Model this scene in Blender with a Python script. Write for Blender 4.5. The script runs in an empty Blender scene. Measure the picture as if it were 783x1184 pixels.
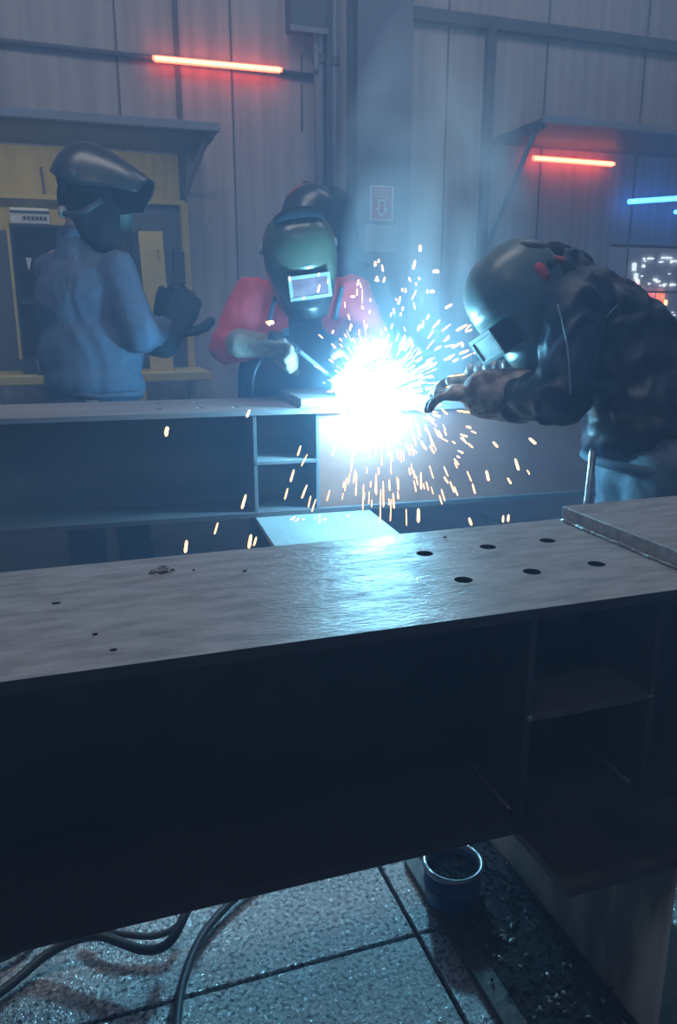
import bpy, bmesh, math, random
from mathutils import Vector, Matrix, noise
random.seed(7)
S = bpy.context.scene
C = S.collection
PI = math.pi
# ------------------------------------------------------------------ camera
F, PIT, YW, H = 890.0, math.radians(14.5), math.radians(18.6), 1.15
O = Vector((0, 0, H))
FW = Vector((math.sin(YW)*math.cos(PIT), math.cos(YW)*math.cos(PIT), -math.sin(PIT)))
RT = Vector((math.cos(YW), -math.sin(YW), 0))
UP = RT.cross(FW)
cam = bpy.data.cameras.new('camera'); co = bpy.data.objects.new('camera', cam); C.objects.link(co)
co.matrix_world = Matrix.Translation(O) @ Matrix((RT, UP, -FW)).transposed().to_4x4()
cam.sensor_fit = 'VERTICAL'; cam.sensor_height = 24; cam.lens = 24*F/1184; cam.clip_start = .02
S.camera = co
# ------------------------------------------------------------------ view, world, area lights
S.view_settings.view_transform = 'Standard'; S.view_settings.look = 'None'
S.view_settings.gamma = 1; S.view_settings.exposure = 0; S.view_settings.use_curve_mapping = False
S.cycles.use_denoising = True
S.cycles.volume_bounces = 1; S.cycles.max_bounces = 6
S.cycles.volume_step_rate = 2.0; S.cycles.volume_max_steps = 64
S.cycles.sample_clamp_indirect = 4.0
W = bpy.data.worlds.new('world'); S.world = W; W.use_nodes = True
W.node_tree.nodes['Background'].inputs[0].default_value = (.22, .40, .85, 1)
W.node_tree.nodes['Background'].inputs[1].default_value = .11
def area(name, loc, to, sx, sy, power, col):
    l = bpy.data.lights.new(name, 'AREA'); l.shape = 'RECTANGLE'; l.size = sx; l.size_y = sy
    l.energy = power; l.color = col
    o = bpy.data.objects.new(name, l); C.objects.link(o); o.location = loc
    o.rotation_euler = (Vector(to)-Vector(loc)).to_track_quat('-Z', 'Y').to_euler(); return o
area('high_bay_light', (.1, 2.2, 4.5), (.1, 3.6, 0), 3.0, .8, 42, (.86, .88, 1.0))
area('high_bay_light', (3.2, 3.2, 4.6), (3.2, 3.6, 0), 2.5, .8, 22, (.74, .82, 1.0))
area('high_bay_light', (-1.0, -.9, 4.2), (-.2, 1.2, 0), 1.6, .8, 10, (.86, .89, 1.0))
ARC = Vector((.925, 2.38, .892))
area('facade_fill', (6.4, 5.9, 3.6), (6.6, 8.0, 1.2), .5, .5, 7, (.75, .78, 1.0))  # added fill to brighten the building outside; no yard lamp is seen
area('booth_fill', (-.3, 4.62, 2.07), (-.3, 5.15, 1.2), 1.8, .08, 1.7, (1.0, .93, .72))  # added warm fill for the yellow wall; no lamp known under the canopy
ARC_STRENGTH, ARC_COLOUR = 860.0, (.19, .64, 1.0)      # the arc's own light, given to its glowing core below
# ------------------------------------------------------------------ pixel helpers
def D(x, y, d): return O + (FW*F + RT*(x-391.5) - UP*(y-592))*(d/F)
def PY(x, y, Y):
    r = FW*F + RT*(x-391.5) - UP*(y-592); return O + r*(Y/r.y)
def PZ(x, y, z):
    r = FW*F + RT*(x-391.5) - UP*(y-592); return O + r*((z-H)/r.z)
def cd(r, u, t): return (RT*r + UP*u - FW*t).normalized()
# ------------------------------------------------------------------ materials
MATS = {}
def mat(name, col, rough=.6, metal=0, c2=None, scale=8, stretch=(1,1,1), bump=0, bscale=40, lo=.35, hi=.7,
        emit=None, es=0, rlo=None, detail=6, spec=.5, extra=None, bdist=.01):
    m = bpy.data.materials.new(name); m.use_nodes = True; n = m.node_tree.nodes; L = m.node_tree.links
    b = n['Principled BSDF']; b.inputs['Base Color'].default_value = (*col, 1)
    b.inputs['Roughness'].default_value = rough; b.inputs['Metallic'].default_value = metal
    b.inputs['Specular IOR Level'].default_value = spec
    tc = n.new('ShaderNodeTexCoord'); mp = n.new('ShaderNodeMapping'); mp.inputs['Scale'].default_value = stretch
    L.new(tc.outputs['Object'], mp.inputs[0])
    if c2:
        t = n.new('ShaderNodeTexNoise'); t.inputs['Scale'].default_value = scale; t.inputs['Detail'].default_value = detail
        L.new(mp.outputs[0], t.inputs['Vector'])
        r = n.new('ShaderNodeValToRGB'); r.color_ramp.elements[0].position = lo; r.color_ramp.elements[1].position = hi
        r.color_ramp.elements[0].color = (*col, 1); r.color_ramp.elements[1].color = (*c2, 1)
        L.new(t.outputs['Fac'], r.inputs[0]); L.new(r.outputs[0], b.inputs['Base Color'])
        if rlo is not None:
            mr = n.new('ShaderNodeMapRange'); mr.inputs['From Min'].default_value = lo; mr.inputs['From Max'].default_value = hi
            mr.inputs['To Min'].default_value = rough; mr.inputs['To Max'].default_value = rlo
            L.new(t.outputs['Fac'], mr.inputs[0]); L.new(mr.outputs[0], b.inputs['Roughness'])
    if bump:
        t2 = n.new('ShaderNodeTexNoise'); t2.inputs['Scale'].default_value = bscale; t2.inputs['Detail'].default_value = 5
        L.new(mp.outputs[0], t2.inputs['Vector'])
        bp = n.new('ShaderNodeBump'); bp.inputs['Strength'].default_value = bump; bp.inputs['Distance'].default_value = bdist
        L.new(t2.outputs['Fac'], bp.inputs['Height']); L.new(bp.outputs[0], b.inputs['Normal'])
    if emit:
        b.inputs['Emission Color'].default_value = (*emit, 1); b.inputs['Emission Strength'].default_value = es
    MATS[name] = m
    if extra: extra(m, n, L, b, tc)
    return m
def wave_bump(scale, strength, axis='X'):
    def f(m, n, L, b, tc):
        w = n.new('ShaderNodeTexWave'); w.bands_direction = axis; w.inputs['Scale'].default_value = scale
        w.inputs['Distortion'].default_value = .15
        L.new(tc.outputs['Object'], w.inputs['Vector'])
        bp = n.new('ShaderNodeBump'); bp.inputs['Strength'].default_value = strength; bp.inputs['Distance'].default_value = .02
        L.new(w.outputs['Fac'], bp.inputs['Height']); L.new(bp.outputs[0], b.inputs['Normal'])
    return f
mat('wall', (.33,.33,.36), .6, c2=(.46,.45,.48), scale=5, stretch=(3,1,.12), lo=.35, hi=.65, extra=wave_bump(3.2, .16))
mat('wall_yellow', (.62,.50,.13), .6, c2=(.74,.61,.20), scale=4, stretch=(2,1,.2), extra=wave_bump(5, .3))
mat('yellow_paint', (.66,.55,.18), .5, c2=(.54,.45,.15), scale=9)
mat('wall_seam', (.09,.10,.12), .7)
mat('dark_steel', (.07,.085,.12), .55, c2=(.10,.11,.15), scale=6)
mat('column', (.12,.15,.22), .5, c2=(.15,.18,.25), scale=3)
mat('pipe', (.22,.25,.32), .45)
def floor_extra(m, n, L, b, tc):
    v = n.new('ShaderNodeTexVoronoi'); v.inputs['Scale'].default_value = 420
    L.new(tc.outputs['Object'], v.inputs['Vector'])
    t = n.new('ShaderNodeTexNoise'); t.inputs['Scale'].default_value = 150; t.inputs['Detail'].default_value = 8
    L.new(tc.outputs['Object'], t.inputs['Vector'])
    a = n.new('ShaderNodeMath'); a.operation = 'ADD'; L.new(v.outputs['Distance'], a.inputs[0]); L.new(t.outputs['Fac'], a.inputs[1])
    bp = n.new('ShaderNodeBump'); bp.inputs['Strength'].default_value = .55; bp.inputs['Distance'].default_value = .003
    L.new(a.outputs[0], bp.inputs['Height']); L.new(bp.outputs[0], b.inputs['Normal'])
mat('floor', (.03,.035,.04), .55, c2=(.62,.64,.65), scale=110, lo=.30, hi=.60, detail=14, rlo=.27, metal=.8, extra=floor_extra)
mat('floor_dark', (.035,.04,.05), .7, c2=(.06,.065,.075), scale=5, bump=.2, bscale=40)
mat('slab_gap', (.012,.012,.014), .9)
mat('mill_steel_lit', (.27,.265,.26), .55, c2=(.48,.47,.46), scale=15, stretch=(.9,3.0,3), lo=.30, hi=.64, bump=.6, bscale=70, bdist=.005, rlo=.40, metal=.2, detail=11)  # paler than the web: overhead light on the flange is put into the colour
mat('edge_shade_steel', (.035,.030,.030), .6, c2=(.055,.045,.04), scale=14, bump=.2, bscale=60)  # dark copy of the flange steel; shade on its front edges is painted in
mat('web_shade_steel', (.040,.036,.036), .60, c2=(.065,.054,.048), scale=5, lo=.4, hi=.75, bump=.15, bscale=50, spec=.35)  # darker than the flange top; the unlit front's shade is in this colour
mat('rust_steel', (.07,.055,.048), .65, c2=(.14,.10,.085), scale=9, bump=.2, bscale=50)
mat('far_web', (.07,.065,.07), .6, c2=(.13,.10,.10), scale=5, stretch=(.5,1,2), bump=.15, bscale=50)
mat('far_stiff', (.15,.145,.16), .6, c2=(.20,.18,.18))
mat('brown_web', (.30,.12,.09), .6, c2=(.40,.18,.13), scale=6, bump=.15, bscale=50)
mat('plate_arc_lit', (.24,.26,.26), .5, c2=(.34,.35,.35), scale=6, bump=.2, bscale=60, metal=.2)  # paler than the other support tops: arc light put into its colour
mat('weld', (.30,.29,.28), .35, metal=.7, bump=.6, bscale=120)
mat('support_steel', (.20,.165,.13), .6, c2=(.64,.56,.45), scale=7, stretch=(1,1,.4), lo=.40, hi=.56, bump=.2, bscale=30)
mat('support_dark', (.03,.026,.025), .55, c2=(.08,.06,.048), scale=9, lo=.42, hi=.7, bump=.35, bscale=50)
mat('debris_floor', (.010,.010,.011), .8, c2=(.04,.036,.032), scale=60, lo=.45, hi=.75, bump=.8, bscale=90, spec=.15)
mat('slag', (.10,.09,.08), .35, c2=(.42,.38,.32), scale=60, metal=.3)
mat('cable', (.055,.065,.075), .45, bump=.1, bscale=80)
mat('blue_paint', (.015,.05,.16), .35, c2=(.03,.09,.25), scale=10)
mat('rim_metal', (.5,.52,.55), .3, metal=.8, bump=.3, bscale=60)
mat('sweater', (.08,.115,.185), .9, c2=(.105,.145,.225), scale=30, bump=.3, bscale=120, bdist=.004)
mat('trousers', (.03,.045,.085), .85, c2=(.045,.06,.10), scale=14)
mat('denim', (.06,.09,.13), .8, c2=(.11,.16,.21), scale=9, bump=.4, bscale=25)
mat('leather_jacket', (.012,.022,.044), .46, c2=(.020,.034,.062), scale=8, bump=.35, bscale=22, bdist=.01, spec=.45)
mat('piping', (.22,.30,.40), .6)
mat('red_shirt', (.62,.045,.06), .85, c2=(.75,.09,.10), scale=14, bump=.3, bscale=30)
mat('apron', (.075,.10,.15), .75, c2=(.10,.13,.19), scale=10, bump=.3, bscale=25)
mat('glove_tan', (.26,.22,.18), .8, c2=(.38,.33,.28), scale=25, bump=.4, bscale=60)
mat('glove_worn', (.17,.13,.11), .75, c2=(.60,.50,.44), scale=22, lo=.4, hi=.65, bump=.5, bscale=60)
mat('glove_dark', (.022,.026,.035), .85)
mat('mask_black', (.035,.04,.045), .28, spec=.7)
mat('mask_green', (.075,.09,.06), .26, c2=(.095,.11,.075), scale=5, spec=.8)
mat('mask_teal', (.12,.17,.17), .33, c2=(.16,.22,.21), scale=12, bump=.05, bscale=150, spec=.7)
mat('frame_grey', (.26,.28,.27), .5, c2=(.34,.36,.34), scale=40)
mat('lens_red', (.16,.08,.10), .15, c2=(.28,.16,.18), scale=20)
mat('lens_dark', (.015,.02,.025), .1)
mat('black_cloth', (.012,.014,.02), .95)
mat('skin', (.55,.36,.27), .6)
mat('boot', (.03,.028,.026), .6)
mat('red_cap', (.62,.05,.06), .7)
mat('olive_strap', (.06,.075,.07), .7, bump=.4, bscale=60)
mat('chrome', (.7,.72,.75), .2, metal=1)
mat('white_box', (.62,.66,.72), .5)
mat('cabinet_dark', (.028,.034,.05), .5)
mat('cabinet_inner', (.05,.075,.12), .5)
mat('print_dark', (.05,.06,.10), .6)
mat('sign_red', (.45,.10,.13), .6)
mat('sign_white', (.70,.74,.78), .6)
mat('paper', (.40,.55,.62), .7)
mat('cyan_plastic', (.12,.50,.72), .35)
mat('tube_red', (1,.2,.15), .4, emit=(1.0,.085,.045), es=9)
mat('tube_red_core', (1,.6,.4), .4, emit=(1.0,.42,.22), es=5)
mat('tube_blue', (.2,.5,1), .4, emit=(.03,.20,1.0), es=9)
mat('tube_blue_core', (.5,.8,1), .4, emit=(.10,.60,1.0), es=4)
mat('spark', (1,.7,.4), .5, emit=(1.0,.50,.21), es=3.6)
mat('spark_hot', (1,.9,.7), .5, emit=(1.0,.86,.66), es=5)
mat('arc_core', (1,1,1), .5, emit=ARC_COLOUR, es=ARC_STRENGTH)
for k_ in ('spark','spark_hot'): MATS[k_].cycles.emission_sampling = 'NONE'
mat('building', (.75,.78,.90), .8)
mat('lamp_white', (1,1,1), .5, emit=(.75,.9,1.0), es=1.6)
mat('lamp_warm', (1,.8,.5), .5, emit=(1.0,.72,.42), es=2.2)
mat('lamp_orange', (1,.4,.2), .5, emit=(1.0,.25,.12), es=1.5)
mat('lamp_pink', (1,.3,.4), .5, emit=(1.0,.18,.22), es=1.1)
g = bpy.data.materials.new('glass'); g.use_nodes = True; b = g.node_tree.nodes['Principled BSDF']
b.inputs['Base Color'].default_value = (.75,.82,.9,1); b.inputs['Roughness'].default_value = .05
b.inputs['Transmission Weight'].default_value = 1; b.inputs['IOR'].default_value = 1.05; MATS['glass'] = g
# ------------------------------------------------------------------ object helpers
def wloc(o):
    v = Vector((0,0,0))
    while o is not None: v += o.location; o = o.parent
    return v
def obj(name, bm, m, parent=None, smooth=False, bevel=0, label=None, kind=None):
    me = bpy.data.meshes.new(name)
    if isinstance(bm, bmesh.types.BMesh): bm.to_mesh(me); bm.free()
    else: me = bm; me.name = name
    o = bpy.data.objects.new(name, me); C.objects.link(o)
    for k in (m if isinstance(m, (list, tuple)) else [m]): me.materials.append(MATS[k])
    if parent is not None:
        o.parent = parent; me.transform(Matrix.Translation(-wloc(parent)))
    if smooth: me.shade_smooth()
    if bevel:
        d = o.modifiers.new('bevel', 'BEVEL'); d.width = bevel; d.segments = 2; d.limit_method = 'ANGLE'
    if label: o['label'] = label
    if kind: o['kind'] = kind
    return o
def tag(o, label, cat, group=None, kind=None):
    o['label'] = label; o['category'] = cat
    if group: o['group'] = group
    if kind: o['kind'] = kind
    return o
def thing(name, loc, label, cat, group=None):
    o = bpy.data.objects.new(name, None); C.objects.link(o); o.location = loc; o.empty_display_size = .1
    return tag(o, label, cat, group)
def struct(name, bm, m, parent=None, **k):
    o = obj(name, bm, m, parent, **k)
    if parent is None: o['kind'] = 'structure'
    return o
def BM(): return bmesh.new()
def box(bm, x0, x1, y0, y1, z0, z1, M=None):
    vs = [bm.verts.new((x, y, z)) for x in (x0, x1) for y in (y0, y1) for z in (z0, z1)]
    for f in ((0,1,3,2),(4,6,7,5),(0,4,5,1),(2,3,7,6),(0,2,6,4),(1,5,7,3)): bm.faces.new([vs[i] for i in f])
    if M is not None:
        for v in vs: v.co = M @ v.co
    return bm
def B(x0, x1, y0, y1, z0, z1, M=None): return box(BM(), x0, x1, y0, y1, z0, z1, M)
def frame(z, x=None):
    z = z.normalized(); x = x or (Vector((0,0,1)) if abs(z.z) < .9 else Vector((1,0,0)))
    y = z.cross(x).normalized(); x = y.cross(z); return x, y
def tube(bm, pts, rs, n=12, caps=True):
    pts = [Vector(p) for p in pts]
    if not hasattr(rs, '__len__'): rs = [rs]*len(pts)
    rings = []; x = None
    for i, p in enumerate(pts):
        t = (pts[min(i+1, len(pts)-1)]-pts[max(i-1, 0)]).normalized()
        x, y = frame(t, x)
        rings.append([bm.verts.new(p+(x*math.cos(a)+y*math.sin(a))*rs[i]) for a in [2*PI*k/n for k in range(n)]])
    for a, b in zip(rings, rings[1:]):
        for k in range(n): bm.faces.new((a[k], a[(k+1)%n], b[(k+1)%n], b[k]))
    if caps: bm.faces.new(rings[0][::-1]); bm.faces.new(rings[-1])
    return bm
def spline(pts, n=8):
    pts = [Vector(p) for p in pts]; q = [2*pts[0]-pts[1]]+pts+[2*pts[-1]-pts[-2]]; out = []
    for i in range(1, len(q)-2):
        a, b, c, d = q[i-1:i+3]
        for k in range(n):
            t = k/n
            out.append(.5*((2*b)+(c-a)*t+(2*a-5*b+4*c-d)*t*t+(3*b-a-3*c+d)*t**3))
    out.append(pts[-1]); return out
def ell(bm, c, r, R=None, seg=16):
    M = Matrix.Translation(c) @ (R.to_4x4() if R is not None else Matrix()) @ Matrix.Diagonal((*r, 1))
    bmesh.ops.create_uvsphere(bm, u_segments=seg, v_segments=seg//2+2, radius=1, matrix=M)
def cap(bm, p0, p1, r0, r1, seg=14):
    p0, p1 = Vector(p0), Vector(p1); ell(bm, p0, (r0,)*3, seg=seg); ell(bm, p1, (r1,)*3, seg=seg)
    tube(bm, [p0, p1], [r0, r1], seg)
def lathe(bm, prof, c, n=32, ax=None):
    c = Vector(c); rings = []
    for r, z in prof: rings.append([bm.verts.new(c+Vector((r*math.cos(2*PI*k/n), r*math.sin(2*PI*k/n), z))) for k in range(n)])
    for a, b in zip(rings, rings[1:]):
        for k in range(n): bm.faces.new((a[k], a[(k+1)%n], b[(k+1)%n], b[k]))
    return rings
def baked(bm, mods):
    me = bpy.data.meshes.new('t'); bm.to_mesh(me); bm.free()
    o = bpy.data.objects.new('t', me); C.objects.link(o)
    for t, kw in mods:
        m = o.modifiers.new('m', t)
        for k, v in kw.items(): setattr(m, k, v)
    dg = bpy.context.evaluated_depsgraph_get(); dg.update()
    r = bpy.data.meshes.new_from_object(o.evaluated_get(dg)); bpy.data.objects.remove(o); return r
def blob(bm, voxel=.012, smooth=6, fold=0, fs=14, st=(1,1,1), seed=0):
    me = baked(bm, [('REMESH', dict(mode='VOXEL', voxel_size=voxel)), ('SMOOTH', dict(factor=.6, iterations=smooth))])
    if fold:
        nr = [v.normal.copy() for v in me.vertices]
        for v, n in zip(me.vertices, nr):
            p = Vector((v.co.x*st[0], v.co.y*st[1], v.co.z*st[2]))*fs + Vector((seed, 0, 0))
            k = noise.noise(p + Vector((noise.noise(p*.6)*1.5, 0, noise.noise(p*.5+Vector((9,9,9)))*1.5)))
            v.co += n*(1-abs(k)*2.6)*fold
    return me
# ------------------------------------------------------------------ the hall
WY = 5.2
struct('floor', B(-4, 8, -2, WY, -.06, -.012), 'slab_gap')
k = 0
for (x0, x1, y0, y1) in [(-1.0,.529,1.116,1.95),(-1.0,.529,-.4,1.108),(.537,2.2,1.116,1.95),(.537,2.2,-.4,1.108),(-4,-1.02,-2,WY),(2.22,8,-2,WY),(-1,2.2,1.97,WY),(-1,2.2,-2,-.42)]:
    k += 1; struct('floor_%d' % k, B(x0, x1, y0, y1, -.03, 0), 'floor_dark' if y0 > 1.9 or x0 < -2 or x0 > 2.2 else 'floor', bevel=.004)
wins = (3.93, 4.95, 1.02, 1.66)      # window opening x0 x1 z0 z1
bm = BM(); t = .12
for a in ((-4, wins[0], 0, 5), (wins[1], 8, 0, 5), (wins[0], wins[1], 0, wins[2]), (wins[0], wins[1], wins[3], 5)): box(bm, a[0], a[1], WY, WY+t, a[2], a[3])
struct('wall_back', bm, 'wall')
struct('wall_left', B(-4.1, -4, -2, WY, 0, 5), 'wall'); struct('wall_right', B(8, 8.1, -2, WY, 0, 5), 'wall')
for i, x in enumerate((-.9, .375, 1.056, 2.52, 3.28, 4.1, 4.95)): struct('trim_%d' % (i+1), B(x-.006, x+.006, WY-.004, WY, 0, 5), 'wall_seam')
struct('trim_8', B(.71, .74, WY-.02, WY, 0, 5), 'wall_seam')
# window and what is seen through it
w = obj('window_1', B(wins[0], wins[1], WY+.05, WY+.056, wins[2], wins[3]), 'glass'); w['kind'] = 'structure'
bm = BM()
box(bm, wins[0], wins[1], WY+.03, WY+.08, wins[2], wins[2]+.02); box(bm, wins[0], wins[1], WY+.03, WY+.08, wins[3]-.015, wins[3])
box(bm, 3.96, wins[1], WY+.01, WY+.05, 1.305, 1.32); box(bm, wins[0], wins[0]+.015, WY+.03, WY+.08, wins[2], wins[3]); box(bm, wins[1]-.015, wins[1], WY+.03, WY+.08, wins[2], wins[3])
obj('window_frame', bm, 'dark_steel', w)
# column
cy = WY-.22
bm = BM(); x0, x1 = 1.80, 2.17
box(bm, x0, x1, cy, cy+.016, 0, 5); box(bm, x0, x1, WY-.03, WY-.012, 0, 5); box(bm, (x0+x1)/2-.008, (x0+x1)/2+.008, cy+.016, WY-.03, 0, 5)
struct('trim_9', bm, 'column', bevel=.002)
# girt beam on the wall and vertical post
struct('trim_10', B(2.2, 6.5, WY-.06, WY, 2.985, 3.06), 'dark_steel', bevel=.004)
post = obj('steel_post', B(2.79, 2.85, WY-.06, WY-.001, 0, 3.0), 'dark_steel', bevel=.004); tag(post, 'narrow dark steel post on the wall beside the right canopy', 'post')
# conduits beside the column
for (x, r, lab, top) in ((1.595, .030, 'thick grey wall conduit, left one of the pair beside the column', 5), (1.70, .020, 'thin pale conduit running up closest to the wide column', 5)):
    t_ = thing('wall_conduit', (x, WY-.07, 0), lab, 'pipe')
    obj('pipe', tube(BM(), [(x, WY-.07, 0), (x, WY-.07, top)], r, 14), 'pipe', t_, smooth=True)
    for z in (1.9, 2.66, 3.3): obj('clamp', tube(BM(), [(x, WY-.07, z), (x, WY-.07, z+.05)], r+.012, 14), 'dark_steel', t_)
t_ = thing('wall_conduit', (1.655, WY-.04, 0), 'dark flat duct between the two conduits on the wall', 'pipe')
obj('duct', B(1.645, 1.685, WY-.08, WY, 0, 5), 'dark_steel', t_)
# bent pipe and box at the top
t_ = thing('junction_box', (1.52, WY, 2.85), 'dark box mounted high on the wall left of the conduits', 'box')
obj('housing', B(1.40, 1.62, WY-.16, WY, 2.83, 3.12), 'dark_steel', t_, bevel=.006); obj('cover', B(1.39, 1.63, WY-.17, WY-.16, 2.80, 2.83), 'pipe', t_)
tag(obj('bent_pipe', tube(BM(), spline([(1.1, WY-.1, 3.13), (1.4, WY-.1, 3.10), (1.50, WY-.2, 3.06), (1.56, WY-.12, 3.02), (1.57, WY-.1, 2.8), (1.57, WY-.1, 2.6)]), .018), 'pipe', smooth=True), 'bent grey pipe curving down over the dark box', 'pipe')
# thin pipe along wall with red tube light
tag(obj('wall_pipe', tube(BM(), [(-2, WY-.03, 2.64), (1.63, WY-.03, 2.60)], .016, 12), 'dark_steel', smooth=True), 'thin dark pipe running level along the left wall', 'pipe')
tag(obj('cable_drop', tube(BM(), [(1.50, WY-.012, 2.72), (1.50, WY-.012, 2.28)], .006, 8), 'dark_steel', smooth=True), 'thin vertical cable hanging on the wall below the dark box', 'cable')
def tube_light(p0, p1, r, m, mc, label, group=None):
    p0, p1 = Vector(p0), Vector(p1); t = thing('tube_light', p0, label, 'light', group); d = (p1-p0).normalized()
    obj('tube', tube(BM(), [p0, p1], r, 12), mc, t, smooth=True, label='glowing tube')
    for a, b in ((p0, p0-d*.012), (p1, p1+d*.012)): obj('end_cap', tube(BM(), [a, b], r*1.25, 12), m, t, smooth=True)
    off = Vector((0, .0, 0))
    obj('diffuser', tube(BM(), [p0+Vector((0,r*1.1,r*.6)), p1+Vector((0,r*1.1,r*.6))], r*1.25, 12), m, t, smooth=True)
    obj('diffuser', tube(BM(), [p0+Vector((0,r*1.1,-r*.6)), p1+Vector((0,r*1.1,-r*.6))], r*1.25, 12), m, t, smooth=True)
tube_light(PY(179, 67, WY-.09), PY(324, 80.5, WY-.09), .010, 'tube_red', 'tube_red_core', 'long glowing red tube light on the wall above the left canopy')
tube_light(PY(618, 182.5, WY-.09), PY(709, 189.5, WY-.09), .010, 'tube_red', 'tube_red_core', 'shorter glowing red tube light under the right canopy')
tube_light(PY(728, 233, WY-.12), PY(800, 228, WY-.25), .010, 'tube_blue', 'tube_blue_core', 'blue tube light at the right edge, upper of two')
tube_light(PY(781, 245, WY-.12), PY(830, 243, WY-.3), .008, 'tube_blue', 'tube_blue_core', 'blue tube light whose end just shows, lower of two at the right edge')
# canopies
def canopy(x0, x1, z, yf, label, br):
    t = thing('canopy', (x0, WY, z), label, 'canopy')
    obj('roof_sheet', B(x0, x1, yf, WY-.002, z+.0, z+.02), 'dark_steel', t)
    obj('front_rail', B(x0, x1, yf-.03, yf, z-.01, z+.035), 'pipe', t, bevel=.003)
    obj('end_rail', B(*sorted((br[0], br[0]+.03)), yf, WY-.002, z-.04, z), 'dark_steel', t)
    obj('brace', tube(BM(), [br[1], br[2]], .016, 6), 'pipe', t)
    return t
canopy(-3, .84, 2.105, 4.52, 'long grey canopy over the yellow booth at left', (.78, Vector((.79, 4.62, 2.09)), Vector((.735, 5.17, 1.87))))
canopy(2.84, 6.5, 2.29, 4.52, 'dark canopy on the right wall above a red tube light', (2.84, Vector((2.86, 4.6, 2.28)), Vector((2.86, 5.17, 1.60))))
# yellow booth on the left
struct('trim_11', B(-3, .70, WY-.02, WY-.003, .8, 2.09), 'wall_yellow')
t_ = thing('booth_frame', (.69, 5.1, 0), 'yellow and grey steel booth frame behind the left worker', 'frame')
obj('rail', B(-3, .72, 5.10, 5.15, 1.79, 1.82), 'yellow_paint', t_, bevel=.004)
obj('post', B(.69, .735, 5.08, 5.14, 0, 1.80), 'yellow_paint', t_, bevel=.004)
obj('rod', tube(BM(), [(-.09, 5.12, 1.82), (-.10, 5.14, 1.97)], .008, 8), 'dark_steel', t_)
obj('back_panel', B(.10, .69, 5.15, 5.165, .8, 1.79), 'column', t_)
obj('back_panel', B(-.9, -.27, 5.15, 5.165, .8, 1.62), 'column', t_)
t_ = thing('work_table', (.2, 4.8, 0), 'yellow painted work table behind the left worker', 'table')
obj('table_top', B(-1.2, .76, 4.60, 5.06, .765, .815), 'yellow_paint', t_, bevel=.005)
for x in (-.14, .31): 
    for y in (4.62, 5.0): obj('leg', B(x, x+.07, y, y+.05, 0, .765), 'yellow_paint', t_, bevel=.004)
# dark cabinet, white box, machine etc
t_ = thing('tool_cabinet', (-.1, 4.85, .815), 'dark open cabinet on the yellow table left of the worker', 'cabinet')
bm = BM(); X0, X1, Y0, Y1, Z0, Z1 = -.28, .10, 4.72, 5.04, .90, 1.60
box(bm, X0, X1, Y1-.02, Y1, Z0, Z1); box(bm, X0, X0+.015, Y0, Y1-.02, Z0, Z1); box(bm, X1-.015, X1, Y0, Y1-.02, Z0, Z1); box(bm, X0, X1, Y0, Y1-.02, Z1, Z1+.015); box(bm, X0, X1, Y0, Y1-.02, Z0-.015, Z0)
obj('carcass', bm, 'cabinet_dark', t_)
obj('shelf', B(X0+.015, X1-.015, Y0+.02, Y1-.02, 1.2, 1.215), 'cabinet_inner', t_)
obj('door', B(X0-.012, X0+.002, Y0-.02, Y0+.03, Z0, Z1), 'yellow_paint', t_)
obj('foot', B(X0, X1, Y0, Y1, .815, Z0-.015), 'cabinet_dark', t_)
bm = BM(); tube(bm, [(-.2, 4.715, 1.38), (-.2, 4.72, 1.44)], [.004, .02], 3); obj('sticker', bm, 'sign_white', t_)
tag(obj('white_carton', B(-.27, -.07, 4.74, 4.98, 1.617, 1.70), 'white_box', bevel=.006), 'flat white box printed with dark marks on top of the cabinet', 'box')
o_ = bpy.data.objects['white_carton']; bm = BM(); box(bm, -.27, -.07, 4.736, 4.74, 1.675, 1.685)
for i in range(6): box(bm, -.205+i*.021, -.19+i*.021, 4.736, 4.74, 1.64, 1.657)
obj('printed_marks', bm, 'print_dark', o_)
t_ = thing('bench_grinder', (-.1, 4.66, .815), 'small dark machine with bright drum at left on the table', 'machine')
obj('housing', tube(BM(), [(-.19, 4.66, .875), (-.06, 4.66, .875)], .05, 16), 'cabinet_dark', t_, smooth=True)
obj('drum', tube(BM(), [(-.20, 4.63, .865), (-.12, 4.63, .865)], .035, 16), 'pipe', t_, smooth=True)
obj('base', B(-.2, -.05, 4.62, 4.72, .815, .83), 'cabinet_dark', t_)
t_ = thing('equipment_rack', (.3, 4.9, .815), 'blue grey rack of equipment between the worker and the yellow panel', 'rack')
bm = BM(); box(bm, .10, .46, 4.98, 5.04, .815, 1.62); obj('back', bm, 'cabinet_inner', t_)
for x in (.24, .30, .37): obj('module', B(x, x+.045, 4.9, 4.98, 1.15, 1.58), 'cabinet_dark', t_, bevel=.004)
obj('rail', B(.43, .445, 4.84, 4.86, .815, 1.62), 'pipe', t_)
tag(obj('cyan_bottle', tube(BM(), [PY(146, 268, 4.9), PY(144, 240, 4.9), PY(143, 232, 4.9)], [.045, .04, .015], 14), 'cyan_plastic', smooth=True), 'bright cyan plastic bottle behind the left worker\'s mask', 'bottle')
t_ = thing('yellow_panel', (.52, 4.75, .815), 'tall pale yellow panel standing on the work table', 'panel')
M_ = Matrix.Translation((.505, 4.74, 0)) @ Matrix.Rotation(-.03, 4, 'Y')
obj('sheet', B(-.06, .075, 0, .02, .815, 1.60, M_), 'yellow_paint', t_, bevel=.003)
bm = BM(); 
for i in range(4): tube(bm, [M_@Vector((.035+.008*(i%2), -.002, 1.50-.018*i)), M_@Vector((.05-.008*(i%2), -.002, 1.49-.018*i))], .0025, 5)
obj('scribble', bm, 'dark_steel', t_)
t_ = thing('hanging_box', (.69, 5.05, 1.4), 'small dark box fixed to the booth post beside the yellow panel', 'box')
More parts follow.
